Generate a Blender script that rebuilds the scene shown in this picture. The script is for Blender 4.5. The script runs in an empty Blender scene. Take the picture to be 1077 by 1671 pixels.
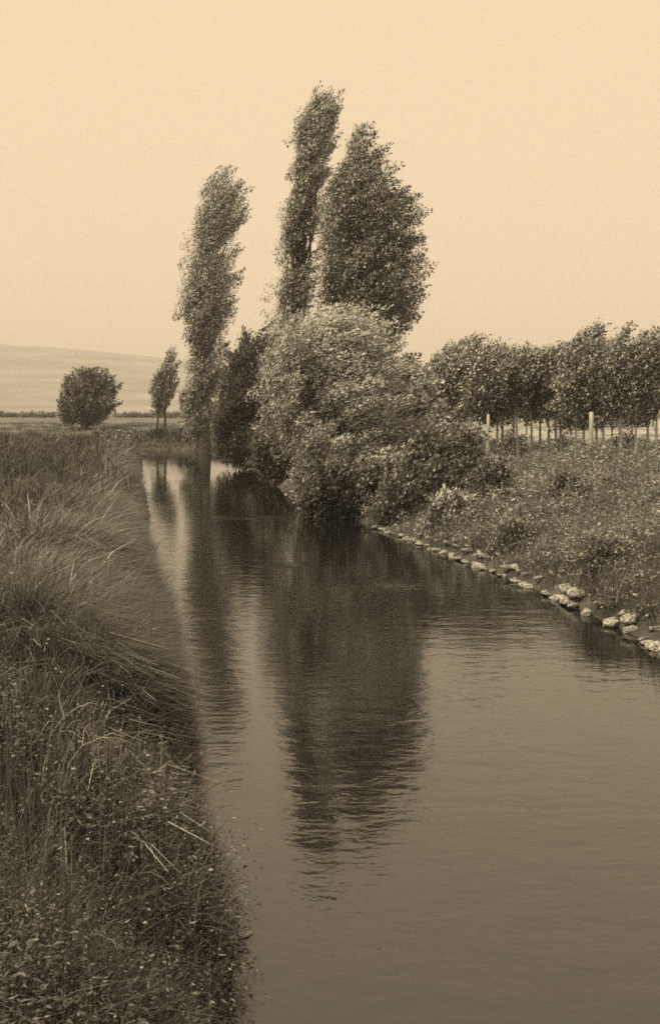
import bpy, math, random
import numpy as np

# ------------------------------------------------------------------ camera, sky, sun
S = bpy.context.scene
COL = S.collection
H = 3.0            # eye height above the water
F = 1700.0         # focal length in photograph pixels
HOR = 676.0        # horizon row of the photograph
cam_d = bpy.data.cameras.new("camera")
cam = bpy.data.objects.new("camera", cam_d)
COL.objects.link(cam)
cam.location = (0, 0, H)
cam.rotation_euler = (math.radians(90), 0, 0)
cam_d.sensor_fit = 'VERTICAL'
cam_d.sensor_height = 36.0
cam_d.lens = F / 1671.0 * 36.0
cam_d.shift_y = (HOR - 835.5) / 1671.0
cam_d.clip_start = 0.05
cam_d.clip_end = 12000
S.camera = cam

SUN = np.array([-0.40, -0.22, 0.89]); SUN /= np.linalg.norm(SUN)
TINT = (1.0, 0.772, 0.50)
w = bpy.data.worlds.new("World"); S.world = w; w.use_nodes = True
nt = w.node_tree; nt.nodes.clear()
o_ = nt.nodes.new("ShaderNodeOutputWorld"); bg = nt.nodes.new("ShaderNodeBackground")
sky = nt.nodes.new("ShaderNodeTexSky"); sky.sky_type = 'NISHITA'; sky.sun_disc = False
sky.sun_elevation = math.asin(SUN[2]); sky.sun_rotation = math.atan2(SUN[0], SUN[1]) % (2*math.pi)
sky.dust_density = 4.0
bw = nt.nodes.new("ShaderNodeRGBToBW")
mr = nt.nodes.new("ShaderNodeMapRange"); mr.inputs[1].default_value = 0.0; mr.inputs[2].default_value = 10.0
mr.inputs[3].default_value = 9.0; mr.inputs[4].default_value = 10.8; mr.clamp = True
mul = nt.nodes.new("ShaderNodeVectorMath"); mul.operation = 'SCALE'; mul.inputs[0].default_value = TINT
nt.links.new(sky.outputs[0], bw.inputs[0]); nt.links.new(bw.outputs[0], mr.inputs[0])
nt.links.new(mr.outputs[0], mul.inputs['Scale']); nt.links.new(mul.outputs[0], bg.inputs[0])
bg.inputs[1].default_value = 0.10
nt.links.new(bg.outputs[0], o_.inputs[0])

sd_ = bpy.data.lights.new("sun", 'SUN'); sun = bpy.data.objects.new("sun", sd_); COL.objects.link(sun)
sd_.energy = 5.0; sd_.angle = math.radians(0.5); sd_.color = (1.0, 0.78, 0.50)
from mathutils import Vector, noise as mnoise
sun.rotation_euler = Vector(SUN).to_track_quat('Z', 'Y').to_euler()
sun.location = (-30, -20, 60)
S.view_settings.view_transform = 'Standard'; S.view_settings.look = 'None'
S.view_settings.exposure = 0.0; S.view_settings.gamma = 1.0
S.render.engine = 'CYCLES'
S.cycles.max_bounces = 6; S.cycles.diffuse_bounces = 3; S.cycles.glossy_bounces = 3
S.cycles.transmission_bounces = 3; S.cycles.transparent_max_bounces = 4; S.cycles.volume_bounces = 0
S.cycles.use_denoising = False
S.cycles.caustics_reflective = False; S.cycles.caustics_refractive = False
S.cycles.filter_width = 1.7

rng = np.random.default_rng(7)
random.seed(7)

# ------------------------------------------------------------------ helpers
def link(name, me, mat, parent=None):
    o = bpy.data.objects.new(name, me); COL.objects.link(o)
    if mat is not None: me.materials.append(mat)
    if parent is not None: o.parent = parent
    return o
def tag(o, label=None, cat=None, group=None, kind=None):
    if label: o['label'] = label
    if cat: o['category'] = cat
    if group: o['group'] = group
    if kind: o['kind'] = kind
    return o
def thing(name, label, cat, loc=(0, 0, 0), group=None, rz=0.0):
    o = bpy.data.objects.new(name, None); COL.objects.link(o)
    o.location = loc; o.rotation_euler = (0, 0, rz); o.empty_display_size = 0.2
    return tag(o, label, cat, group)
def copy_thing(root, label=None, loc=None, rz=0.0, scale=1.0):
    r = root.copy(); COL.objects.link(r)
    if loc is not None: r.location = loc
    r.rotation_euler = (0, 0, rz); r.scale = (scale,)*3
    if label: r['label'] = label
    for ch in root.children:
        c = ch.copy(); COL.objects.link(c); c.parent = r
    return r

def mesh_np(name, V, Q, tone=None, smooth=False):
    """V (n,3); Q (m,k) faces with k corners each."""
    me = bpy.data.meshes.new(name)
    V = np.ascontiguousarray(V, np.float32); Q = np.ascontiguousarray(Q, np.int32)
    m, k = Q.shape
    me.vertices.add(len(V)); me.vertices.foreach_set('co', V.ravel())
    me.loops.add(m*k); me.loops.foreach_set('vertex_index', Q.ravel())
    me.polygons.add(m); me.polygons.foreach_set('loop_start', np.arange(0, m*k, k, dtype=np.int32))
    if tone is not None:
        a = me.attributes.new('tone', 'FLOAT', 'FACE'); a.data.foreach_set('value', np.ascontiguousarray(tone, np.float32))
    if smooth: me.polygons.foreach_set('use_smooth', np.ones(m, bool))
    me.update(calc_edges=True)
    return me

def unit(v): return v/np.maximum(np.linalg.norm(v, axis=-1, keepdims=True), 1e-9)

def leaf_geo(P, A, N, L, W):
    """diamond leaves folded along the midrib: P base, A axis, N normal"""
    n = len(P); A = unit(A); N = unit(N - A*np.sum(A*N, 1, keepdims=True)); B = np.cross(N, A)
    L = L[:, None]; W = W[:, None]
    v = np.empty((n, 4, 3))
    v[:, 0] = P
    v[:, 1] = P + A*L*0.45 - B*W*0.5 + N*W*0.14
    v[:, 2] = P + A*L - N*L*0.08
    v[:, 3] = P + A*L*0.45 + B*W*0.5 + N*W*0.14
    return v.reshape(-1, 3), np.arange(4*n).reshape(n, 4)

def blade_geo(P, LEAN, L, W, b, seg=3, rg=rng):
    """grass blades bending towards LEAN (n,2): tapering strips"""
    n = len(P)
    az = rg.uniform(0, math.pi, n)
    side = np.stack([np.cos(az), np.sin(az), np.zeros(n)], 1)
    lean = np.concatenate([LEAN, np.zeros((n, 1))], 1)
    up = np.array([0, 0, 1.0])
    ts = np.linspace(0, 1, seg+1)
    V = np.empty((n, seg+1, 2, 3))
    for i, t in enumerate(ts):
        c = P + up*(L*(t - 0.5*np.minimum(b, 1.5)*t*t))[:, None] + lean*(L*b*(0.25*t+0.6*t*t))[:, None]
        wd = (W*(1-0.88*t**1.5)*0.5)[:, None]
        V[:, i, 0] = c - side*wd; V[:, i, 1] = c + side*wd
    base = (np.arange(n)*(seg+1)*2)[:, None]
    qs = []
    for i in range(seg):
        k = i*2
        qs.append(base + np.array([k, k+1, k+3, k+2]))
    Q = np.stack(qs, 1).reshape(-1, 4)
    return V.reshape(-1, 3), Q

def tube_geo(path, rad, ns=7):
    path = np.asarray(path, float); n = len(path)
    V = []; Q = []
    for i in range(n):
        t = path[min(i+1, n-1)] - path[max(i-1, 0)]; t /= max(np.linalg.norm(t), 1e-9)
        a = np.array([1, 0, 0]) if abs(t[0]) < 0.9 else np.array([0, 1.0, 0])
        u = np.cross(t, a); u /= np.linalg.norm(u); v = np.cross(t, u)
        for k in range(ns):
            ph = 2*math.pi*k/ns
            V.append(path[i] + rad[i]*(math.cos(ph)*u + math.sin(ph)*v))
    for i in range(n-1):
        for k in range(ns):
            Q.append([i*ns+k, i*ns+(k+1) % ns, (i+1)*ns+(k+1) % ns, (i+1)*ns+k])
    return np.array(V), np.array(Q)
def join_geo(gs):
    V = []; Q = []; o = 0
    for v, q in gs:
        V.append(v); Q.append(q+o); o += len(v)
    return np.concatenate(V), np.concatenate(Q)

def vnoise(P, freq, seed=0):
    """cheap smooth value noise, 0..1, for (n,2|3) points"""
    P = np.asarray(P)*freq + seed*17.37
    i = np.floor(P).astype(np.int64); f = P-i; f = f*f*(3-2*f)
    D = P.shape[1]; out = np.zeros(len(P))
    for c in range(2**D):
        off = np.array([(c >> k) & 1 for k in range(D)])
        h = (i+off) @ np.array([374761393, 668265263, 2147483647][:D])
        h = (h ^ (h >> 13))*1274126177 & 0x7fffffff
        h = (h ^ (h >> 16)) & 0xffff
        wgt = np.prod(np.where(off, f, 1-f), 1)
        out += wgt*(h/65535.0)
    return out
def fbm(P, freq, seed=0, oct=3):
    s = 0; a = 0.5; t = 0
    for k in range(oct):
        s = s + a*vnoise(P, freq*2**k, seed+k*3.1); t += a; a *= 0.5
    return s/t

# ------------------------------------------------------------------ materials (grey-olive; the warm light gives the tone)
def G(v, a=1.0): return (v*0.99*a, v*1.03*a, v*1.0*a, 1)
def nodes(name):
    m = bpy.data.materials.new(name); m.use_nodes = True
    n = m.node_tree; n.nodes.clear()
    out = n.nodes.new("ShaderNodeOutputMaterial")
    return m, n, out
def leaf_mat(name, lo, hi, under, trans=0.25, rough=0.55, spec=0.35):
    m, n, out = nodes(name)
    at = n.nodes.new("ShaderNodeAttribute"); at.attribute_name = 'tone'
    ra = n.nodes.new("ShaderNodeValToRGB")
    ra.color_ramp.elements[0].color = G(lo); ra.color_ramp.elements[1].color = G(hi)
    n.links.new(at.outputs['Fac'], ra.inputs[0])
    ge = n.nodes.new("ShaderNodeNewGeometry")
    mx = n.nodes.new("ShaderNodeMix"); mx.data_type = 'RGBA'
    n.links.new(ge.outputs['Backfacing'], mx.inputs[0]); n.links.new(ra.outputs[0], mx.inputs[6])
    mx.inputs[7].default_value = G(under)
    p = n.nodes.new("ShaderNodeBsdfPrincipled"); p.inputs['Roughness'].default_value = rough
    p.inputs['Specular IOR Level'].default_value = spec
    t = n.nodes.new("ShaderNodeBsdfTranslucent")
    n.links.new(mx.outputs[2], p.inputs['Base Color']); n.links.new(mx.outputs[2], t.inputs[0])
    ms = n.nodes.new("ShaderNodeMixShader"); ms.inputs[0].default_value = trans
    n.links.new(p.outputs[0], ms.inputs[1]); n.links.new(t.outputs[0], ms.inputs[2])
    n.links.new(ms.outputs[0], out.inputs[0])
    return m
def noise_mat(name, stops, scale, rough=0.9, bump=0.4, detail=6, stretch=(1, 1, 1)):
    m, n, out = nodes(name)
    tc = n.nodes.new("ShaderNodeTexCoord"); mp = n.nodes.new("ShaderNodeMapping"); mp.inputs['Scale'].default_value = stretch
    nz = n.nodes.new("ShaderNodeTexNoise"); nz.inputs['Scale'].default_value = scale; nz.inputs['Detail'].default_value = detail
    n.links.new(tc.outputs['Object'], mp.inputs[0]); n.links.new(mp.outputs[0], nz.inputs['Vector'])
    ra = n.nodes.new("ShaderNodeValToRGB")
    el = ra.color_ramp.elements
    el[0].position, el[0].color = stops[0][0], G(stops[0][1]); el[1].position, el[1].color = stops[-1][0], G(stops[-1][1])
    for pz, v in stops[1:-1]:
        e = el.new(pz); e.color = G(v)
    n.links.new(nz.outputs[0], ra.inputs[0])
    p = n.nodes.new("ShaderNodeBsdfPrincipled"); p.inputs['Roughness'].default_value = rough
    p.inputs['Specular IOR Level'].default_value = 0.2
    n.links.new(ra.outputs[0], p.inputs['Base Color'])
    if bump:
        b = n.nodes.new("ShaderNodeBump"); b.inputs['Strength'].default_value = bump; b.inputs['Distance'].default_value = 0.05
        n.links.new(nz.outputs[0], b.inputs['Height']); n.links.new(b.outputs[0], p.inputs['Normal'])
    n.links.new(p.outputs[0], out.inputs[0])
    return m

M_poplar = leaf_mat("poplar_leaf", 0.028, 0.28, 0.60, trans=0.2)
M_poplar_dark = leaf_mat("broad_poplar_leaf", 0.010, 0.15, 0.60, trans=0.18)
M_willow = leaf_mat("willow_leaf", 0.045, 0.36, 0.66, trans=0.2)
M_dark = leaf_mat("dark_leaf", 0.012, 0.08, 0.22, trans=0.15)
M_young = leaf_mat("young_tree_leaf", 0.012, 0.20, 0.60, trans=0.2)
M_bush = leaf_mat("bush_leaf", 0.015, 0.17, 0.36, trans=0.18)
M_grass = leaf_mat("grass_blade", 0.02, 0.62, 0.10, trans=0.22, rough=0.45, spec=0.4)
M_weed = leaf_mat("weed_leaf", 0.010, 0.21, 0.32)
M_meadow = leaf_mat("meadow_leaf", 0.008, 0.25, 0.44)
M_flower = leaf_mat("flower_petal", 0.4, 0.7, 0.6, trans=0.3)
M_bark = noise_mat("bark", [(0.3, 0.03), (0.7, 0.10)], 6, stretch=(3, 3, 0.6))
M_palebark = noise_mat("pale_bark", [(0.3, 0.30), (0.7, 0.6)], 9, stretch=(3, 3, 0.6))
M_stake = noise_mat("weathered_wood", [(0.3, 0.30), (0.7, 0.55)], 8, stretch=(4, 4, 0.4))
M_stone = noise_mat("river_stone", [(0.36, 0.06), (0.52, 0.30), (0.70, 0.58)], 3.5, bump=0.5)
M_ground = noise_mat("soil_and_turf", [(0.3, 0.025), (0.5, 0.06), (0.72, 0.11)], 1.6, detail=10, bump=0.8)
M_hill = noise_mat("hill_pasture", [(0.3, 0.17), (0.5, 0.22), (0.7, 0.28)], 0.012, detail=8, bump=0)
M_dry = leaf_mat("dry_stem", 0.25, 0.45, 0.35, trans=0.0)

def water_mat():
    m, n, out = nodes("river_water")
    tc = n.nodes.new("ShaderNodeTexCoord")
    def nz(scale, stretch, rot, detail=3, dist=0.0):
        mp = n.nodes.new("ShaderNodeMapping"); mp.inputs['Scale'].default_value = stretch; mp.inputs['Rotation'].default_value = (0, 0, rot)
        t = n.nodes.new("ShaderNodeTexNoise"); t.inputs['Scale'].default_value = scale; t.inputs['Detail'].default_value = detail
        t.inputs['Distortion'].default_value = dist
        n.links.new(tc.outputs['Object'], mp.inputs[0]); n.links.new(mp.outputs[0], t.inputs['Vector'])
        return t
    a = nz(1.0, (1.6, 3.2, 1), 0.16, 4, 0.6)
    b = nz(6.0, (0.9, 1.7, 1), -0.2, 3, 0.4)
    c = nz(0.28, (1.0, 0.6, 1), 0.2, 2)      # calm and ruffled reaches
    ad = n.nodes.new("ShaderNodeMath"); ad.operation = 'MULTIPLY_ADD'
    n.links.new(b.outputs[0], ad.inputs[0]); ad.inputs[1].default_value = 0.42; n.links.new(a.outputs[0], ad.inputs[2])
    # ruffled patch over a shoal
    mr = n.nodes.new("ShaderNodeMapRange"); mr.inputs[1].default_value = 0.35; mr.inputs[2].default_value = 0.7
    mr.inputs[3].default_value = 0.35; mr.inputs[4].default_value = 1.0
    n.links.new(c.outputs[0], mr.inputs[0])
    for cx, cy, rx, ry, amt in [(0.95, 18.3, 0.75, 0.75, 5.0), (-2.4, 30.2, 1.2, 0.9, 4.0), (-0.6, 20.6, 0.6, 0.5, 2.5)]:
        mp = n.nodes.new("ShaderNodeMapping"); mp.vector_type = 'TEXTURE'; mp.inputs['Location'].default_value = (cx, cy, 0); mp.inputs['Scale'].default_value = (rx*1.6, ry*1.6, 1)
        gr = n.nodes.new("ShaderNodeTexGradient"); gr.gradient_type = 'QUADRATIC_SPHERE'
        n.links.new(tc.outputs['Object'], mp.inputs[0]); n.links.new(mp.outputs[0], gr.inputs[0])
        mm = n.nodes.new("ShaderNodeMath"); mm.operation = 'MULTIPLY_ADD'; mm.inputs[1].default_value = amt
        n.links.new(gr.outputs['Fac'], mm.inputs[0]); n.links.new(mr.outputs[0], mm.inputs[2]); mr = mm
    ml = n.nodes.new("ShaderNodeMath"); ml.operation = 'MULTIPLY'
    n.links.new(ad.outputs[0], ml.inputs[0]); n.links.new(mr.outputs[0], ml.inputs[1])
    sp = n.nodes.new("ShaderNodeSeparateXYZ"); n.links.new(tc.outputs['Object'], sp.inputs[0])   # the reach upstream lies calmer
    cm = n.nodes.new("ShaderNodeMapRange"); cm.inputs[1].default_value = 9; cm.inputs[2].default_value = 42; cm.inputs[3].default_value = 1.0; cm.inputs[4].default_value = 0.28
    n.links.new(sp.outputs['Y'], cm.inputs[0])
    m2 = n.nodes.new("ShaderNodeMath"); m2.operation = 'MULTIPLY'; n.links.new(ml.outputs[0], m2.inputs[0]); n.links.new(cm.outputs[0], m2.inputs[1]); ml = m2
    bp = n.nodes.new("ShaderNodeBump"); bp.inputs['Strength'].default_value = 1.0; bp.inputs['Distance'].default_value = 0.0115
    n.links.new(ml.outputs[0], bp.inputs['Height'])
    p = n.nodes.new("ShaderNodeBsdfPrincipled")
    p.inputs['Base Color'].default_value = G(0.007); p.inputs['Roughness'].default_value = 0.03
    p.inputs['IOR'].default_value = 1.9
    n.links.new(bp.outputs[0], p.inputs['Normal'])
    n.links.new(p.outputs[0], out.inputs[0])
    return m
M_water = water_mat()

# ------------------------------------------------------------------ terrain and river
LB = np.array([(3.4, -16), (1.7, -5), (0.75, 0), (-0.05, 3), (-.46, 5.1), (-.75, 6.85), (-1.18, 8.9), (-1.75, 11.2), (-2.75, 16.5), (-4.1, 22.8),
               (-5.5, 31), (-8.2, 44.7), (-11, 60.7), (-14.6, 80), (-18.5, 85), (-40, 92), (-90, 112)], float)
RB = np.array([(10.4, -16), (8, -5), (7, 0), (5.95, 5), (4.09, 14), (3.63, 17.06), (2.9, 20.5), (1.68, 25.6), (.86, 28.5), (-1.3, 38), (-3.3, 51.5),
               (-6.8, 69), (-9.9, 82), (-11.8, 86), (-16.2, 89.5), (-24, 92.5), (-40, 98), (-90, 119)], float)
def dist_poly(P, L):
    d = np.full(len(P), 1e9)
    for a, b in zip(L[:-1], L[1:]):
        ab = b-a; t = np.clip(((P-a) @ ab)/(ab @ ab), 0, 1)
        d = np.minimum(d, np.hypot(*(P-a-t[:, None]*ab).T))
    return d
RIV = np.concatenate([LB, RB[::-1]])
def inside(P):
    c = np.zeros(len(P), bool); x, y = P[:, 0], P[:, 1]
    for (x1, y1), (x2, y2) in zip(RIV, np.roll(RIV, -1, 0)):
        if y1 == y2: continue
        c ^= ((y1 > y) != (y2 > y)) & (x < (x2-x1)*(y-y1)/(y2-y1)+x1)
    return c
def river(P):
    P = np.array(P, float)
    P[:, 0] += ((vnoise(P, 0.75, 61)-0.5)*0.42 + (vnoise(P, 2.3, 62)-0.5)*0.16)*np.clip((1.0-P[:, 0])/1.2, 0, 1)   # ragged left waterline
    return dist_poly(P, LB), dist_poly(P, RB), inside(P)
def terrain(P, parts=False):
    P = np.asarray(P, float)
    dl, dr, ins = river(P)
    zl = np.interp(dl, [0, .25, .9, 1.8, 3.5, 8, 100, 400, 5000], [-.05, .3, .95, 1.25, 1.15, 1.5, 2.2, 4.0, 4.0])
    zr = np.interp(dr, [0, .3, 1.5, 5, 9, 40, 400, 5000], [-.05, .22, .62, 1.05, 1.25, 1.4, 2.5, 4.0])
    wl = dr**4/(dl**4+dr**4+1e-9)
    z = zl*wl + zr*(1-wl)
    s = np.minimum(dl, dr)
    z = z + (fbm(P, 0.7, 3)-0.5)*0.30*np.clip(s/1.2, 0, 1) + (fbm(P, 0.07, 5)-0.5)*0.5*np.clip(s/12, 0, 1)
    z = np.where(ins, -np.clip(0.05+s*0.5, 0, 0.7), z)
    if parts: return z, dl, dr, ins
    return z
def tz(x, y): return float(terrain(np.array([[x, y]]))[0])
def at(px, d):
    x = (px-538.5)/F*d
    return x, d, tz(x, d)

def grow(lo, hi, c, s0, k):
    out = [c]
    while out[-1] < hi: out.append(out[-1] + s0 + k*max(0, abs(out[-1]-c)-8))
    neg = [c]
    while neg[-1] > lo: neg.append(neg[-1] - s0 - k*max(0, abs(neg[-1]-c)-8))
    return np.array(sorted(set(out+neg)))
gx = grow(-3500, 3500, 0.0, 0.16, 0.035); gy = grow(-60, 4500, 6.0, 0.18, 0.022)
X, Y = np.meshgrid(gx, gy); PP = np.stack([X.ravel(), Y.ravel()], 1)
Z = terrain(PP)
nx, ny = len(gx), len(gy)
ii = np.arange((ny-1)*nx).reshape(ny-1, nx)[:, :-1].ravel()
me = mesh_np("ground", np.column_stack([PP, Z]), np.stack([ii, ii+1, ii+nx+1, ii+nx], 1), smooth=True)
tag(link("ground", me, M_ground), kind='structure')

# water: one sheet covering the river
wv = np.array([(-120, -40, 0), (40, -40, 0), (40, 135, 0), (-120, 135, 0)], float)
tag(link("river", mesh_np("river", wv, np.array([[0, 1, 2, 3]])), M_water), kind='structure')

# hill: a long ridge far off, falling to the right
hx = np.linspace(-2600, 2600, 160); hy = np.linspace(420, 3200, 90)
X, Y = np.meshgrid(hx, hy)
rise = np.clip((Y-480)/1250, 0, 1); rise = rise*rise*(3-2*rise)
fall = np.clip((Y-1750)/1400, 0, 1)
px_ = X/np.maximum(Y, 1)*F + 538.5
crest = 104 - 0.035*np.clip(X+300, -2000, 2000) - 22*np.clip((X+330)/250, 0, 1)
Zh = 1.0 + rise*crest*(1-fall*0.7)
Pn = np.stack([X.ravel(), Y.ravel()], 1)
Zh = Zh.ravel() + (fbm(Pn, 0.004, 9)-0.5)*22*rise.ravel()
nx, ny = len(hx), len(hy)
ii = np.arange((ny-1)*nx).reshape(ny-1, nx)[:, :-1].ravel()
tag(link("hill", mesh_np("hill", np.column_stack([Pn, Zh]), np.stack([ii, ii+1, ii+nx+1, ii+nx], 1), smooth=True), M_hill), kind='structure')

# pale mown field behind the row of young trees
fx = np.linspace(-4, 75, 90); fy = np.linspace(49, 200, 90)
X, Y = np.meshgrid(fx, fy); Pn = np.stack([(X+0*Y+ (Y-49)*0.25).ravel(), Y.ravel()], 1)
ii = np.arange(89*90).reshape(89, 90)[:, :-1].ravel()
tag(link("mown_field", mesh_np("mown_field", np.column_stack([Pn, terrain(Pn)+0.06]), np.stack([ii, ii+1, ii+91, ii+90], 1), smooth=True),
         noise_mat("mown_hay", [(0.3, 0.20), (0.7, 0.38)], 0.8, bump=0.3)), kind='structure')

fx = np.linspace(-420, 30, 150); fy = np.concatenate([np.linspace(68, 140, 80), np.linspace(143, 520, 70)])
X, Y = np.meshgrid(fx, fy); Pn = np.stack([X.ravel(), Y.ravel()], 1); zz_, a_, b_, c_ = terrain(Pn, True)
Zp = zz_ + np.where(c_ | (np.minimum(a_, b_) < 4), -0.3, 0.05)
ii = np.arange(149*150).reshape(149, 150)[:, :-1].ravel()
tag(link("pasture", mesh_np("pasture", np.column_stack([Pn, Zp]), np.stack([ii, ii+1, ii+151, ii+150], 1), smooth=True),
         noise_mat("dry_pasture", [(0.3, 0.06), (0.7, 0.18)], 0.35, bump=0.3)), kind='structure')

# ------------------------------------------------------------------ trees
WIND = np.array([0.85, 0.1, 0.25])
def crown_geo(prof, n_clump, per, leaf, shoot, csize, depth=0.9, seed=0, hollow=0.6, elong=2.4, spread=0.7, pale=0.12, aspect=0.55, bite=0.25, wind=0.5, inner=0.2, rag=1.0):
    """prof: rows (z, x_left, x_right) in metres, local. Leaves sit on tapering plumes that fill the crown's volume and leave hollows between them."""
    rg = np.random.default_rng(seed)
    prof = np.array(sorted(prof)); zs = prof[:, 0]
    def c_r(z):
        l = np.interp(z, zs, prof[:, 1]); r = np.interp(z, zs, prof[:, 2]); return (l+r)/2, (r-l)/2
    zt = np.linspace(zs[0], zs[-1], 400); rt = c_r(zt)[1]
    cdf = np.cumsum(np.maximum(rt, 0.15*np.max(rt))**1.4); cdf /= cdf[-1]
    m = int(n_clump*1.7)
    cz = np.interp(rg.random(m), cdf, zt); cc, cr = c_r(cz)
    th = rg.uniform(0, 2*math.pi, m)
    rho = np.where(rg.random(m) < inner, rg.random(m)*0.8, hollow + (1-hollow)*rg.random(m))
    cs = csize*rg.uniform(0.55, 1.35, m)*np.clip(cr/np.max(rt)+0.3, 0.4, 1)
    lob = vnoise(np.stack([cz/(csize*2.6)+3, th*1.1+5, cz*0], 1), 1.0, seed+5)
    rr = np.maximum(cr*(1.04 - rag*0.26*(1-lob)) - cs*0.30, cr*0.25)*rho
    out = np.stack([np.cos(th), np.sin(th), np.zeros(m)], 1)
    C = np.stack([cc+rr*np.cos(th), rr*depth*np.sin(th), cz], 1)
    keep = fbm(C, 0.55/csize, seed+1, 2) > bite
    C, cs, cz, out = C[keep][:n_clump], cs[keep][:n_clump], cz[keep][:n_clump], out[keep][:n_clump]
    k = len(C)
    sdir = unit(np.array(shoot)[None] + out*spread + WIND*wind*rg.uniform(0.2, 1.3, (k, 1)) + rg.normal(0, .2, (k, 3)))
    half = cs*0.5*elong
    # keep plume tips under the outline
    top = C[:, 2] + sdir[:, 2]*half
    C[:, 2] -= np.maximum(top - zs[-1], 0)
    C[:, 0] -= 0.26*half*sdir[:, 0]
    low = C[:, 2] - sdir[:, 2]*half
    C[:, 2] += np.maximum(zs[0] - low, 0)*0.8
    ctone = rg.uniform(0, 1, k)
    cnt = np.maximum((per*(cs/csize)**2*rg.uniform(0.6, 1.3, k)).astype(int), 8)
    ci = np.repeat(np.arange(k), cnt); n = len(ci)
    u = rg.beta(1.3, 1.5, n)                     # 0 foot of the plume, 1 its tip
    shape = np.minimum(1, 3.2*u+0.25)*np.maximum(1-u, 0.0)**0.65
    sv = rg.normal(0, 1, (n, 3)); sv = unit(sv - sdir[ci]*np.sum(sv*sdir[ci], 1, keepdims=True))
    rad = rg.random(n)**0.38
    droop = np.array([0.10, 0, -0.16])*(u**2)[:, None]*half[ci, None]
    P = C[ci] + sdir[ci]*((u*2-1)*half[ci])[:, None] + sv*(rad*shape*cs[ci]*0.5)[:, None] + droop
    P += rg.normal(0, leaf*0.25, (n, 3))
    N = unit(sv*0.9 + out[ci]*0.35 + np.array([-0.12, -0.05, 0.40]) + rg.normal(0, .45, (n, 3)))
    zr = np.clip((P[:, 2]-zs[0])/(zs[-1]-zs[0]), 0, 1)
    flip = rg.random(n) < pale*(0.3+1.4*ctone[ci])*(0.35+1.1*zr)
    N[flip] *= -1
    A = unit(sdir[ci]*0.8 + WIND*wind + sv*0.35 + rg.normal(0, .4, (n, 3)))
    L = leaf*rg.uniform(0.55, 1.4, n); W = L*aspect*rg.uniform(0.8, 1.25, n)
    tone = np.clip(0.45*ctone[ci]**1.5 + 0.55*rg.random(n)**2.2, 0, 1)
    V, Q = leaf_geo(P, A, N, L, W)
    return V, Q, tone, C

def limbs(base_r, height, prof, C, n, seed, lean=0.0, ns=7, trunk_to=0.6):
    rg = np.random.default_rng(seed)
    prof = np.array(sorted(prof))
    mid = lambda z: np.interp(z, prof[:, 0], (prof[:, 1]+prof[:, 2])/2)*np.clip(z/max(prof[0, 0], 0.5), 0, 1)**1.2
    zz = np.linspace(-0.15, height*trunk_to, 12)
    path = np.stack([mid(np.maximum(zz, 0))*0.85, rg.normal(0, .02*height*0.2, 12)*np.linspace(0, 1, 12), zz], 1); path[:2, :2] *= 0.3
    rad = base_r*(1-0.85*np.linspace(0, 1, 12)**0.9); rad[0] *= 1.3
    gs = [tube_geo(path, rad, ns)]
    idx = rg.choice(len(C), min(n, len(C)), replace=False)
    for i in idx:
        e = C[i]; z0 = min(max(e[2]*rg.uniform(0.45, 0.8), prof[0, 0]*0.7), height*trunk_to*0.97)
        s = np.array([np.interp(z0, zz, path[:, 0]), np.interp(z0, zz, path[:, 1]), z0])
        r0 = np.interp(z0, zz, rad)*0.5
        m1 = s*0.6+e*0.4 + np.array([0, 0, -0.1*np.linalg.norm(e-s)]) + rg.normal(0, .03, 3)*np.linalg.norm(e-s)
        gs.append(tube_geo([s, m1, s*0.25+e*0.75, e], [r0, r0*0.75, r0*0.5, r0*0.2], 5))
    return join_geo(gs)

def tree(name, label, cat, px, d, outline, mat, bark, trunk_r, n_clump, per, leaf, csize, shoot=(0, 0, 1), group=None, seed=1, n_limb=40, **kw):
    """outline rows (py, px_left, px_right) of the photograph give real widths at distance d"""
    x, y, z = at(px, d)
    t = thing(name, label, cat, (x, y, z), group)
    prof = [(H+(HOR-py)*d/F - z, (a-px)*d/F, (b-px)*d/F) for py, a, b in outline]
    V, Q, tone, C = crown_geo(prof, n_clump, per, leaf, shoot, csize, seed=seed, **kw)
    top = max(p[0] for p in prof)
    tv, tq = limbs(trunk_r, top, prof, C, n_limb, seed)
    link("trunk", mesh_np("trunk", tv, tq, smooth=True), bark, t)
    link("crown", mesh_np("crown", V, Q, tone), mat, t)
    return t

tree("poplar_tree", "tall wind-bent poplar standing alone left of the river bend, its top split in two tufts", "tree", 333, 80,
     [(266, 356, 370), (280, 341, 379), (296, 334, 382), (306, 331, 380), (313, 328, 398), (325, 326, 403), (345, 319, 402), (380, 311, 398), (405, 306, 388), (440, 301, 392), (475, 299, 392), (500, 300, 383),
      (530, 307, 379), (565, 308, 375), (600, 306, 366), (640, 304, 364), (672, 306, 360), (695, 310, 356), (716, 318, 350)],
     M_poplar, M_bark, 0.62, 250, 250, 0.165, 1.35, shoot=(0.30, 0, 1), seed=11, pale=0.40, bite=0.36, elong=2.9, spread=0.22, wind=0.5)
tree("poplar_tree", "tallest slender poplar, tip bent to the right, beside the broad poplar", "tree", 486, 49,
     [(136, 522, 538), (150, 506, 542), (170, 498, 548), (188, 493, 553), (215, 491, 545), (228, 489, 542), (240, 484, 549), (258, 480, 542), (290, 472, 537), (330, 465, 532), (370, 461, 528), (420, 460, 526),
      (455, 458, 512), (480, 450, 512), (510, 448, 512), (560, 455, 510), (600, 462, 508)],
     M_poplar, M_bark, 0.4, 270, 250, 0.105, 0.80, shoot=(0.32, 0, 1), seed=12, pale=0.38, bite=0.36, elong=2.9, spread=0.22, wind=0.5)
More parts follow.
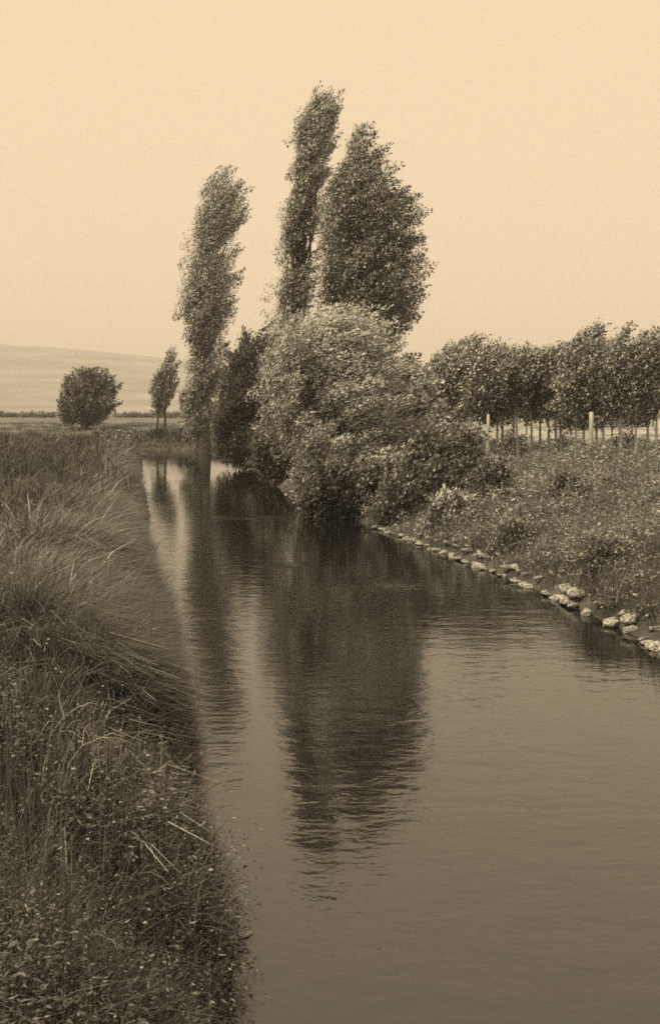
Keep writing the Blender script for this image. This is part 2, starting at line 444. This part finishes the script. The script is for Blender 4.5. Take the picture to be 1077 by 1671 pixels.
tree("broad_poplar_tree", "broad dark poplar with a rounded right side, behind the pale willow", "tree", 590, 45,
     [(198, 583, 602), (212, 566, 614), (240, 551, 624), (270, 542, 638), (300, 528, 666), (330, 521, 680), (365, 517, 698), (400, 514, 707), (440, 518, 704), (480, 519, 706), (505, 520, 690), (540, 524, 668),
      (590, 530, 656), (640, 540, 652), (680, 555, 640)],
     M_poplar_dark, M_bark, 0.42, 520, 270, 0.108, 1.0, shoot=(0.45, 0, 0.75), seed=13, pale=0.22, bite=0.36, elong=2.2, spread=0.5, wind=0.6)
tree("willow_tree", "large pale willow bush overhanging the water's right edge", "tree", 560, 32,
     [(450, 568, 596), (470, 540, 614), (486, 478, 620), (505, 442, 632), (530, 424, 642), (560, 404, 652), (600, 384, 668), (640, 376, 690), (680, 382, 708), (720, 400, 720), (755, 420, 730), (790, 440, 738), (822, 466, 738), (850, 520, 725)],
     M_willow, M_bark, 0.2, 640, 250, 0.105, 0.80, shoot=(0.35, 0, 0.55), seed=14, n_limb=70, pale=0.75, aspect=0.32, bite=0.42, depth=0.8, wind=0.8, elong=2.5, spread=0.95, rag=2.1)
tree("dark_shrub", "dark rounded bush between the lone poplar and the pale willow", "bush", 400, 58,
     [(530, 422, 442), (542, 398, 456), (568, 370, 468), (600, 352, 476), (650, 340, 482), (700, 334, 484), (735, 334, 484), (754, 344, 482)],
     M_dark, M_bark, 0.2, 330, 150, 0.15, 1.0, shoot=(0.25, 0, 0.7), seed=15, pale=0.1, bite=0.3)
tree("round_tree", "low round-crowned tree alone in the left field below the hill", "tree", 143, 110,
     [(598, 136, 154), (608, 114, 176), (625, 100, 192), (645, 91, 199), (662, 87, 199), (678, 90, 196), (691, 94, 190)],
     M_bush, M_bark, 0.25, 240, 110, 0.24, 1.2, shoot=(0.1, 0, 0.8), seed=16, pale=0.16, bite=0.34, rag=1.2)
tree("small_poplar_tree", "small poplar with a pointed crown on the far bank, the taller of two", "tree", 270, 101,
     [(562, 277, 284), (575, 265, 288), (600, 256, 292), (630, 252, 291), (655, 252, 288), (678, 258, 282)],
     M_poplar, M_bark, 0.14, 60, 110, 0.21, 0.9, shoot=(0.25, 0, 1), seed=17, bite=0.3, elong=2.6, spread=0.25)
tree("small_poplar_tree", "small thin poplar close left of the pointed one on the far bank", "tree", 257, 100,
     [(598, 258, 268), (620, 250, 274), (650, 248, 272), (680, 250, 268)],
     M_poplar, M_bark, 0.13, 34, 110, 0.21, 0.8, shoot=(0.25, 0, 1), seed=18, bite=0.3, elong=2.6, spread=0.25)
tree("sapling", "small leafy sapling on the far bank close left of the lone tall poplar", "tree", 304, 96,
     [(632, 296, 314), (645, 290, 324), (662, 290, 327), (680, 296, 324)],
     M_young, M_bark, 0.08, 36, 100, 0.21, 0.8, seed=19, bite=0.25)
for lab, px0, px1, sd in [("distant hedge on the skyline left of the round-crowned tree", -60, 92, 3), ("distant hedge on the skyline between the round-crowned tree and the small poplars", 186, 330, 4)]:
    rr_ = random.Random(sd); c_ = (px0+px1)/2
    x, y, z = at(c_, 260); t = thing("hedge", lab, "hedge", (x, y, z))
    k_ = int((px1-px0)/6); gs_ = []; tn_ = []
    for i in range(k_):
        xx = (px0+(px1-px0)*(i+.5)/k_-c_)*260/F; hh_ = rr_.uniform(0.4, 1.5)
        V, Q, tn, C = crown_geo([(0, xx-.8, xx+.8), (hh_*.5, xx-.9, xx+.9), (hh_, xx-.3, xx+.3)], 9, 40, 0.35, (0.1, 0, .8), 0.8, seed=300+i+sd*50, bite=0.1)
        gs_.append((V, Q)); tn_.append(tn)
    V, Q = join_geo(gs_); link("foliage", mesh_np("foliage", V, Q, np.concatenate(tn_)), M_bush, t)

# low bushes: round shrub of several stems
def shrub(label, px, d, outline, mat, n, seed, leaf=0.16, cs=0.5, per=60, shoot=(0.3, 0, 0.6), pale=0.12, name="shrub", **kw):
    return tree(name, label, "bush", px, d, outline, mat, M_bark, 0.05, int(n*0.55), per*2, leaf*0.9, cs*1.35, shoot=shoot, seed=seed, n_limb=16, pale=pale, **kw)
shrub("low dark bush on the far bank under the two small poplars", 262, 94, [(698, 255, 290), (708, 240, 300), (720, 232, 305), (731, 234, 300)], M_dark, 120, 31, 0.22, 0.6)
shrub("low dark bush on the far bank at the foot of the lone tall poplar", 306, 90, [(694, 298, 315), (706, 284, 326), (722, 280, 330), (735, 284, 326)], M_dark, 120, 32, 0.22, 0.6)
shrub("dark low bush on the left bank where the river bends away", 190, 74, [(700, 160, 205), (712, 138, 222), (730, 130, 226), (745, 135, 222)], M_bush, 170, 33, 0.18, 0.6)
shrub("leafy shrub with pale arching sprays right of the willow", 668, 34, [(590, 648, 674), (620, 640, 696), (650, 635, 722), (700, 640, 740), (760, 640, 752), (800, 650, 745)], M_willow, 420, 34, 0.15, 0.5, pale=0.22)
shrub("small upright bush in the gap between the broad poplar and the row of young trees", 664, 44, [(572, 660, 668), (590, 652, 674), (620, 646, 680), (660, 644, 684), (700, 644, 684)], M_bush, 110, 35, 0.15, 0.5)
shrub("shrub leaning over the water at the right foot of the willow", 690, 27.5, [(690, 672, 722), (740, 650, 745), (790, 630, 758), (830, 590, 755), (858, 600, 735)], M_bush, 340, 36, 0.13, 0.45, pale=0.2)
shrub("dark shrub low on the water under the middle of the willow", 560, 30.5, [(740, 480, 640), (780, 455, 670), (815, 465, 680), (846, 500, 680)], M_bush, 300, 37, 0.14, 0.5)
shrub("dark shrub at the water's edge under the left side of the willow", 445, 45, [(690, 420, 460), (715, 400, 480), (745, 408, 490), (778, 425, 490)], M_bush, 170, 38, 0.15, 0.5)
shrub("pale leafy plant drooping over the near end of the willow's roots", 735, 24.5, [(800, 715, 745), (820, 700, 760), (850, 690, 765), (880, 690, 760)], M_willow, 150, 39, 0.11, 0.35, pale=0.25)

shrub("bushy growth joining the willow's right side to the meadow below the thin stake", 752, 30, [(690, 735, 760), (706, 722, 778), (735, 712, 792), (770, 708, 800)], M_bush, 190, 91, 0.10, 0.4, pale=0.22)
shrub("tall weed clump in the meadow right of the shrub by the willow", 800, 26, [(742, 790, 808), (758, 776, 826), (785, 768, 836), (805, 770, 834)], M_bush, 110, 92, 0.08, 0.3, pale=0.25)
shrub("tall weed clump on the bank just above the middle of the stone edging", 838, 20.5, [(842, 826, 850), (862, 806, 872), (890, 796, 884), (915, 800, 880)], M_bush, 130, 93, 0.065, 0.26, pale=0.25)
shrub("dark weed clump on the bank above the near stones at the right", 985, 16.8, [(868, 968, 1000), (892, 940, 1026), (930, 928, 1044), (962, 934, 1040)], M_bush, 150, 94, 0.06, 0.26, pale=0.22)
shrub("weed clump in the meadow below the thick stake", 925, 24, [(766, 915, 938), (782, 898, 952), (806, 890, 962), (828, 892, 960)], M_bush, 110, 95, 0.075, 0.28, pale=0.25)
# row of young trees on the right bank
def row_tree(label, px, d, top, bot, wl, wr, seed, back=False):
    j = np.random.default_rng(seed)
    hgt = bot-top
    tw = j.uniform(-6, 8)
    outl = [(top, px+tw+3, px+tw+10), (top+0.10*hgt, px+tw-wl*0.25, px+tw+wr*0.5), (top+0.25*hgt, px-wl*0.6, px+wr*0.9), (top+0.5*hgt, px-wl*1.05, px+wr*1.1), (top+0.75*hgt, px-wl, px+wr),
            (top+0.92*hgt, px-wl*0.75, px+wr*0.75), (bot, px-wl*0.5, px+wr*0.5)]
    return tree("young_tree", label, "tree", px, d, outl, M_young, M_palebark, j.uniform(0.06, 0.085), 80, 130, 0.095, 0.52,
                shoot=(0.35, 0, 1), group="young trees of the front row", seed=seed, n_limb=16, pale=0.26, bite=0.30, elong=4.2, spread=0.26, rag=1.4)
ORD = ["first", "second", "third", "fourth", "fifth", "sixth", "seventh", "eighth", "ninth", "tenth", "eleventh", "twelfth", "thirteenth", "fourteenth", "fifteenth", "sixteenth"]
FRONT = [(694, 574), (716, 561), (741, 556), (770, 549), (797, 552), (822, 550), (846, 566), (868, 562), (893, 552), (915, 549), (938, 536), (960, 530), (985, 536), (1012, 523), (1040, 540), (1068, 534)]
jr = random.Random(77)
for i, (px, top) in enumerate(FRONT):
    row_tree(ORD[i]+" young tree from the left end of the front row on the right bank", px+jr.uniform(-3, 3), 39.5+jr.uniform(-1, 1), top+jr.uniform(-12, 8), 682+jr.uniform(-16, 18), jr.uniform(17, 25), jr.uniform(17, 25), 50+i)
for i, (px, top) in enumerate([(705, 575), (730, 566), (757, 560), (785, 558), (810, 557), (838, 562), (862, 564), (884, 558), (905, 554), (928, 548), (952, 542), (975, 540), (1000, 538), (1028, 535), (1054, 538)]):
    t = row_tree("young tree in the rear row, half hidden behind the front row of young trees", px+jr.uniform(-4, 4), 45+jr.uniform(-1, 1), top, 684+jr.uniform(-14, 16), 20, 20, 80+i, True)
    t['group'] = "young trees in the rear row"

for lab, px, top, dd in [("low pale scrub bush under the young trees right of the thin stake", 835, 702, 43), 
                     ("low dark scrub bush under the young trees left of the thick stake", 918, 706, 43), ("low scrub bush at the right end under the young trees", 1010, 704, 42.5),
                     ("low dark scrub bush under the left end of the young tree row", 735, 690, 43)]:
    shrub(lab, px, dd, [(top+2, px-5, px+8), (top+14, px-14, px+16), (top+30, px-19, px+19), (750, px-19, px+19)], M_young, 80, int(px), 0.11, 0.35, name="scrub_bush", pale=0.25)

# pale stakes
def stake(label, px, d, top_py, r):
    x, y, z = at(px, d)
    hgt = H+(HOR-top_py)*d/F - z
    v, q = tube_geo([(0, 0, -0.2), (0.01, 0, hgt*0.3), (0.03, 0.01, hgt*0.7), (0.03, 0, hgt-0.02), (0.03, 0, hgt)], [r*1.1, r, r*0.92, r*0.85, 0.005], 9)
    o = link("stake", mesh_np("stake", v, q, smooth=True), M_stake); o.location = (x, y, z)
    tag(o, label, "stake", "pale stakes by the young trees")
stake("thick pale wooden stake in the meadow before the young trees at right", 963, 36.5, 672, 0.085)
stake("thin pale wooden stake before the young trees near the willow side", 795, 37.5, 676, 0.06)

# ------------------------------------------------------------------ grass and weeds (stuff)
def sample_view(n, d0, d1, p0, p1, rg, power=1.0):
    """positions with density falling with distance"""
    u = rg.random(n)
    d = d0*(d1/d0)**u if power == 1.0 else (d0**(1-power)+u*(d1**(1-power)-d0**(1-power)))**(1/(1-power))
    px = rg.uniform(p0, p1, n)
    return np.stack([(px-538.5)/F*d, d], 1)

def grass(name, P, length, width, lean, bend, tone_off, rg, seg=3, kind_name=None):
    V, Q = blade_geo(P, lean, length, width, bend, seg, rg)
    return V, Q

# left bank grass: tussocks of arching blades
def terr_keep(T, side):
    z, dl, dr, ins = terrain(T, True)
    return z, dl, dr, (~ins) & (((dl < dr) | (T[:, 1] > 62)) if side == 'L' else (dr < dl))
rg = np.random.default_rng(101)
T2 = np.concatenate([sample_view(15000, 2.0, 45, -260, 620, rg), sample_view(8000, 15, 160, -200, 330, rg), sample_view(2500, 62, 130, 180, 520, rg), sample_view(5000, 7.8, 13.5, 40, 330, rg), sample_view(3000, 13, 26, 60, 300, rg)])
z, dl, dr, ok = terr_keep(T2, 'L')
patch = fbm(T2, 0.8, 21)
ok &= (T2[:, 1] > 1.6) & (rg.random(len(T2)) < 0.15+1.5*patch)
T2, dl, patch = T2[ok], dl[ok], patch[ok]; nT = len(T2); d = T2[:, 1]
pt2 = fbm(T2, 0.30, 22)
crest = np.exp(-((dl-1.0)/0.8)**2)*np.clip((d-6.0)/3, 0, 1)
near = np.clip((9.5-d)/3.5, 0, 1)
tsz = (0.14+0.46*rg.random(nT)**2)*(0.5+1.0*patch)*np.clip(1.15-d/220, .6, 1)*(1-0.35*near)*(1+0.35*crest)
tla = -0.55 + (fbm(T2, 0.45, 23)-0.5)*2.2 + rg.normal(0, .5, nT) + near*rg.normal(0, 1.3, nT)
tbend = np.clip(0.22+0.55*pt2+0.75*crest+rg.normal(0, .28, nT)-0.15*near, 0.02, 1.45)
ttone = np.clip(0.08*(pt2-0.3) + crest*(0.10+2.0*np.clip(patch-0.42, 0, 1)) + 0.5*rg.random(nT)**4, 0, 1)
sw = (rg.random(nT) < 1.6*np.exp(-((d-10.4)/2.4)**2)*np.exp(-((dl-0.8)/0.45)**2)*np.clip((vnoise(T2, 1.5, 29)-.42)*6, 0, 1)*(np.arange(nT) % 4 > 0)) | (rg.random(nT) < 0.35*np.exp(-((d-17)/5)**2)*np.exp(-((dl-1.2)/0.6)**2)*np.clip((vnoise(T2, 0.9, 28)-.45)*6, 0, 1))
tsz[sw] = rg.uniform(0.30, 0.48, sw.sum()); tbend[sw] = rg.uniform(1.1, 1.5, sw.sum()); ttone[sw] = rg.uniform(0.75, 1.0, sw.sum()); tla[sw] = -0.75+rg.normal(0, .25, sw.sum())
trad = np.clip(0.045*np.maximum(d/5, 1), 0.04, 0.4)
per = 20
ci = np.repeat(np.arange(nT), per); n = len(ci)
off = rg.normal(0, 1, (n, 2))
P2 = T2[ci] + off*trad[ci, None]
z, dl2, dr, ins = terrain(P2, True)
edge = np.clip(1.0-dl2, 0, 1)
lm = (0.9-0.45*near)[ci]
lean = np.stack([lm*np.cos(tla[ci])+edge*0.35, lm*np.sin(tla[ci])*0.8-0.08], 1) + off*0.5
length = tsz[ci]*rg.uniform(0.5, 1.4, n)
width = np.clip(0.0060*np.maximum(d/4.5, 0.85), 0.004, 0.07)[ci]*rg.uniform(0.5, 1.6, n)
bend = np.clip(tbend[ci]+rg.normal(0, .2, n), 0.03, 1.5)
tone = np.clip(ttone[ci]*rg.uniform(0.5, 1.4, n)+0.35*rg.random(n)**5, 0, 1)
reach = length*bend*0.85*np.hypot(lean[:, 0], lean[:, 1])      # blades end soon after the water's edge
length *= np.clip((np.minimum(dl2, dr)+0.10+0.16*rg.random(n)**3)/np.maximum(reach, 1e-3), 0.22, 1)
width = np.where(sw[ci], width*1.7, width)
ok = ~ins
P2, z, lean, length, width, bend, tone = [a[ok] for a in (P2, z, lean, length, width, bend, tone)]
V, Q = blade_geo(np.column_stack([P2, z-0.03]), lean, length, width, bend, 3, rg)
tag(link("grass", mesh_np("grass", V, Q, np.repeat(tone, 3)), M_grass), "long wind-blown grass on the left bank", "grass", kind='stuff')

def herbs(T, hgt, nl, leaf, rg, tone_t, leanx=0.35, rad=0.10, pale=0.12):
    """leafy plants: nl leaves up a leaning stalk; T (n,2), hgt, leaf, tone_t per plant"""
    ci = np.repeat(np.arange(len(T)), nl); n = len(ci)
    u = rg.random(n)**0.75
    a = rg.uniform(0, 2*math.pi, n); r = rad*(0.35+hgt[ci])*rg.random(n)**0.6*(1.15-0.7*u)
    ph = rg.normal(0, .25, (len(T), 2))
    x = T[ci, 0] + r*np.cos(a) + (ph[ci, 0]+leanx)*hgt[ci]*u*u; y = T[ci, 1] + r*np.sin(a) + ph[ci, 1]*hgt[ci]*u*u
    z = terrain(np.stack([T[:, 0], T[:, 1]], 1))[ci] + hgt[ci]*u + 0.01
    A = np.stack([np.cos(a)+0.45, np.sin(a), rg.uniform(-0.5, 0.8, n)], 1)
    N = np.stack([0.5*np.cos(a)+rg.normal(0, .35, n)-.15, 0.5*np.sin(a)+rg.normal(0, .35, n)-.15, np.full(n, 0.8)], 1)
    N[rg.random(n) < pale] *= -1
    L = leaf[ci]*rg.uniform(0.5, 1.5, n)*(1.15-0.5*u)
    V, Q = leaf_geo(np.stack([x, y, z], 1), A, N, L, L*rg.uniform(0.2, 0.48, n))
    tone = np.clip(tone_t[ci]*rg.uniform(0.5, 1.5, n)+0.4*rg.random(n)**4, 0, 1)
    return V, Q, tone

# leafy weeds of the left bank: thick in the near corner, in drifts farther off
T3 = np.concatenate([sample_view(9000, 2.2, 12, -260, 600, rg), sample_view(7000, 9, 90, -200, 330, rg)])
z, dl, dr, ok = terr_keep(T3, 'L')
dens = fbm(T3, 0.75, 31)
ok &= (rg.random(len(T3)) < np.clip((dens-0.42)*4 + np.clip((9-T3[:, 1])/4, 0, .7) + 0.35*np.clip((dl-1.7)/1.0, 0, 1), 0, 1)) & (T3[:, 1] > 1.7)
T3, dens = T3[ok], dens[ok]; d = T3[:, 1]
hh = (0.08+0.38*rg.random(len(T3))**1.6)*(0.6+0.7*dens)
lf = np.clip(0.028*np.maximum(d/5, 0.9), 0.022, 0.12)*rg.uniform(0.6, 1.4, len(T3))*(0.4+0.95*vnoise(T3, 1.6, 34))
V, Q, tone = herbs(T3, hh, 22, lf, rg, np.clip(0.02+0.3*vnoise(T3, 1.1, 35)+0.4*rg.random(len(T3))**3, 0, 1), rad=0.22, pale=0.07)
tag(link("undergrowth", mesh_np("undergrowth", V, Q, tone), M_weed), "leafy dark weeds among the grass of the left bank", "weeds", kind='stuff')

# right bank: tall weeds in drifts, grass between
T4 = sample_view(16000, 8.5, 58, 540, 1500, rg)
z, dl, dr, ok = terr_keep(T4, 'R'); ok &= dr > 0.12
T4, dr = T4[ok], dr[ok]; d = T4[:, 1]
big = fbm(T4, 0.55, 41, 2)
hh = (0.12+1.5*np.clip(big-0.32, 0, 1)+0.55*rg.random(len(T4))**4)*np.clip(dr/0.6+0.45, 0.5, 1)*np.clip((54-d)/14, 0.4, 1)
lf = np.clip(0.062*d/20, 0.042, 0.15)*rg.uniform(0.5, 1.5, len(T4))*(0.45+1.25*vnoise(T4, 0.9, 49))
V, Q, tone = herbs(T4, hh, 22, lf, rg, np.clip(0.06+0.7*(fbm(T4, 0.4, 43)-0.3)+0.6*rg.random(len(T4))**2.2, 0, 1), rad=0.24, pale=0.20)
tag(link("meadow_weeds", mesh_np("meadow_weeds", V, Q, tone), M_meadow), "tall leafy weeds covering the right bank behind the stones", "weeds", kind='stuff')
T5 = sample_view(11000, 8.5, 60, 540, 1500, rg)
z, dl, dr, ok = terr_keep(T5, 'R'); ok &= dr > 0.15
T5 = T5[ok]; nT = len(T5); d = T5[:, 1]
p5 = fbm(T5, 0.5, 47)
ci = np.repeat(np.arange(nT), 15); n = len(ci); off = rg.normal(0, 1, (n, 2))
Pb = T5[ci]+off*(0.05*np.maximum(d/12, 1))[ci, None]; zb, a_, b_, ins = terrain(Pb, True)
la = rg.normal(0, .6, nT)[ci]
hb = ((0.2+0.7*p5*rg.random(nT))*np.clip((56-d)/14, .4, 1))[ci]*rg.uniform(0.6, 1.3, n)
V, Q = blade_geo(np.column_stack([Pb, zb-0.03])[~ins], (np.stack([np.cos(la), np.sin(la)], 1)*0.7+off*0.4)[~ins], hb[~ins], (np.clip(0.014*d/20, 0.008, 0.04)[ci]*rg.uniform(0.6, 1.5, n))[~ins],
                 np.clip(0.4+rg.normal(0, .3, n), 0.05, 1.3)[~ins], 3, rg)
tone = np.clip(((0.45*(fbm(T5, 0.35, 44)-0.35)+0.5*1.3*rg.random(nT)**3)[ci])*rg.uniform(0.5, 1.5, n)+0.5*rg.random(n)**4, 0, 1)[~ins]
tag(link("meadow_grass", mesh_np("meadow_grass", V, Q, np.repeat(tone, 3)), M_grass), "tall grass covering the right bank before the young trees", "grass", kind='stuff')

# ------------------------------------------------------------------ stones edging the right bank
import bmesh
def stone_mesh(seed, sx, sy, sz):
    bm = bmesh.new(); bmesh.ops.create_icosphere(bm, subdivisions=3, radius=1)
    for v in bm.verts:
        p = v.co.normalized()
        k = 1+0.55*(mnoise.noise(p*1.2+Vector((seed*3.7, 0, 0))))+0.16*mnoise.noise(p*3.5+Vector((0, seed*2.1, 0)))
        q = p*k
        q = Vector([math.copysign(abs(c)**0.62, c) for c in q])
        v.co = Vector((q.x*sx, q.y*sy, max(q.z, -0.75)*sz))
    me = bpy.data.meshes.new("stone"); bm.to_mesh(me); bm.free()
    for p in me.polygons: p.use_smooth = True
    return me
smeshes = [stone_mesh(i, 1, 1, 1) for i in range(8)]
rs = random.Random(5)
STN = []
y = 10.0
while y < 27.5:
    for row in range(2):
        if rs.random() < (0.18 if row == 0 else 0.45): continue
        STN.append((y+rs.uniform(-.1, .1), row))
    y += rs.uniform(0.15, 0.38)*(1.0 if y < 18 else 1.1)
big = {}
for i, (yy, row) in enumerate(STN):
    seg = np.interp(yy, RB[::1, 1][1:12], RB[1:12, 0])
    x = seg + (0.02 if row == 0 else 0.22) + rs.uniform(-.09, .09)
    me = smeshes[rs.randrange(8)]
    if not me.materials: me.materials.append(M_stone)
    o = bpy.data.objects.new("bank_stone", me); COL.objects.link(o)
    k = rs.uniform(0.7, 1.25)*(1.0 if yy < 18 else 0.8)
    k *= rs.choice([0.75, 1.0, 1.0, 1.35]); k *= 0.88; o.scale = (0.085*k*rs.uniform(.7, 1.25), 0.125*k*rs.uniform(.7, 1.6), 0.05*k*rs.uniform(.7, 1.2))
    o.location = (x, yy, 0.02+rs.uniform(-.02, .03) if row == 0 else 0.17+rs.uniform(-.03, .03))
    o.rotation_euler = (rs.uniform(-.2, .2), rs.uniform(-.35, 0), rs.uniform(0, 6.28))
    if yy > 20: lab, g = "small pale stone in the far stretch of the edging, near the willow", "small stones of the far edging"
    elif row == 0: lab, g = "pale stone in the lower line of the edging, at the waterline of the right bank", "stones along the waterline"
    else: lab, g = "pale stone in the upper line of the edging, above the waterline stones in the weeds", "stones of the upper line"
    tag(o, lab, "stone", g)

# ------------------------------------------------------------------ near left bank: small flowers and dry stems
def flower_thing():
    t = thing("wildflower", "tiny pale wildflower standing in the dark grass of the near left bank", "flower", group="tiny pale flowers in the left bank grass")
    v, q = tube_geo([(0, 0, -.02), (0.01, 0, 0.16), (0.04, 0, 0.34)], [0.003, 0.0025, 0.002], 5)
    link("stem", mesh_np("stem", v, q, np.full(len(q), 0.2)), M_grass, t)
    k = 9; a = np.linspace(0, 2*math.pi, k, endpoint=False)
    A = np.stack([np.cos(a), np.sin(a)-.3, 0.9+0.5*np.sin(a*3)], 1); N = np.stack([-np.cos(a)*.9, -np.sin(a)*.9, 1+0*a], 1)
    V, Q = leaf_geo(np.tile([[0.04, 0, 0.34]], (k, 1)), A, N, np.linspace(0.008, 0.015, k), np.full(k, 0.008))
    link("blossom", mesh_np("blossom", V, Q, np.linspace(0, 1, k)), M_flower, t)
    return t
fl = None
rf = random.Random(9)
for i in range(48):
    px = rf.uniform(60, 330); dd = rf.uniform(4.2, 7.5)
    x, y, z = at(px, dd)
    if inside(np.array([[x, y]]))[0]: continue
    fl = fl or flower_thing()
    if fl.get('placed'):
        copy_thing(fl, loc=(x, y, z), rz=rf.uniform(-1, 1), scale=rf.uniform(0.7, 1.2))
    else:
        fl.location = (x, y, z); fl['placed'] = 1
if fl and 'placed' in fl: 
    for o in S.objects:
        if 'placed' in o: del o['placed']

# dry stems bent over the bottom of the near bank
rd = random.Random(21); dry0 = None
for i in range(9):
    px = rd.uniform(60, 330); dd = rd.uniform(4.3, 6.2)
    x, y, z = at(px, dd)
    if not dist_poly(np.array([[x, y]]), LB)[0] > 0.45 or inside(np.array([[x, y]]))[0]: continue
    if dry0 is None:
        pth = [(0, 0, 0), (0.05, 0.0, 0.20), (0.16, -0.02, 0.33), (0.31, -0.03, 0.37), (0.47, -0.02, 0.33), (0.60, 0.0, 0.24)]
        gs = [tube_geo(pth, [0.0045, 0.004, 0.0035, 0.003, 0.002, 0.001], 6), tube_geo([pth[2], (0.2, 0.08, 0.42), (0.27, 0.15, 0.45)], [0.0025, 0.002, 0.001], 5), tube_geo([pth[3], (0.38, -0.1, 0.41), (0.46, -0.15, 0.38)], [0.0025, 0.002, 0.001], 5)]
        v, q = join_geo(gs)
        dry0 = link("dry_stem", mesh_np("dry_stem", v, q, np.random.default_rng(3).random(len(q))), M_dry); o = dry0
        tag(o, "pale dry stem arching over the dark weeds of the near left bank", "stem", "dry stems in the near left bank")
    else:
        o = dry0.copy(); COL.objects.link(o)
    o.location = (x, y, z-0.03+rd.uniform(0, .1)); o.rotation_euler = (rd.uniform(-.4, .4), rd.uniform(-.2, .5), rd.uniform(-2.4, 1.2)); o.scale = (rd.uniform(.4, .75),)*3

# ------------------------------------------------------------------ haze
def haze():
    x0, x1, y0, y1, z0, z1 = -3600, 3600, -80, 4600, -3, 175
    v = np.array([(x, y, z) for z in (z0, z1) for y in (y0, y1) for x in (x0, x1)], float)
    q = np.array([[0, 2, 3, 1], [4, 5, 7, 6], [0, 1, 5, 4], [2, 6, 7, 3], [0, 4, 6, 2], [1, 3, 7, 5]])
    m, n, out = nodes("haze_air")
    p = n.nodes.new("ShaderNodeVolumePrincipled")
    p.inputs['Color'].default_value = (0.95, 0.95, 0.95, 1); p.inputs['Density'].default_value = 0.0005
    n.links.new(p.outputs[0], out.inputs['Volume'])
    tag(link("haze", mesh_np("haze", v, q), m), "thin summer haze over the valley", "haze", kind='stuff')
haze()
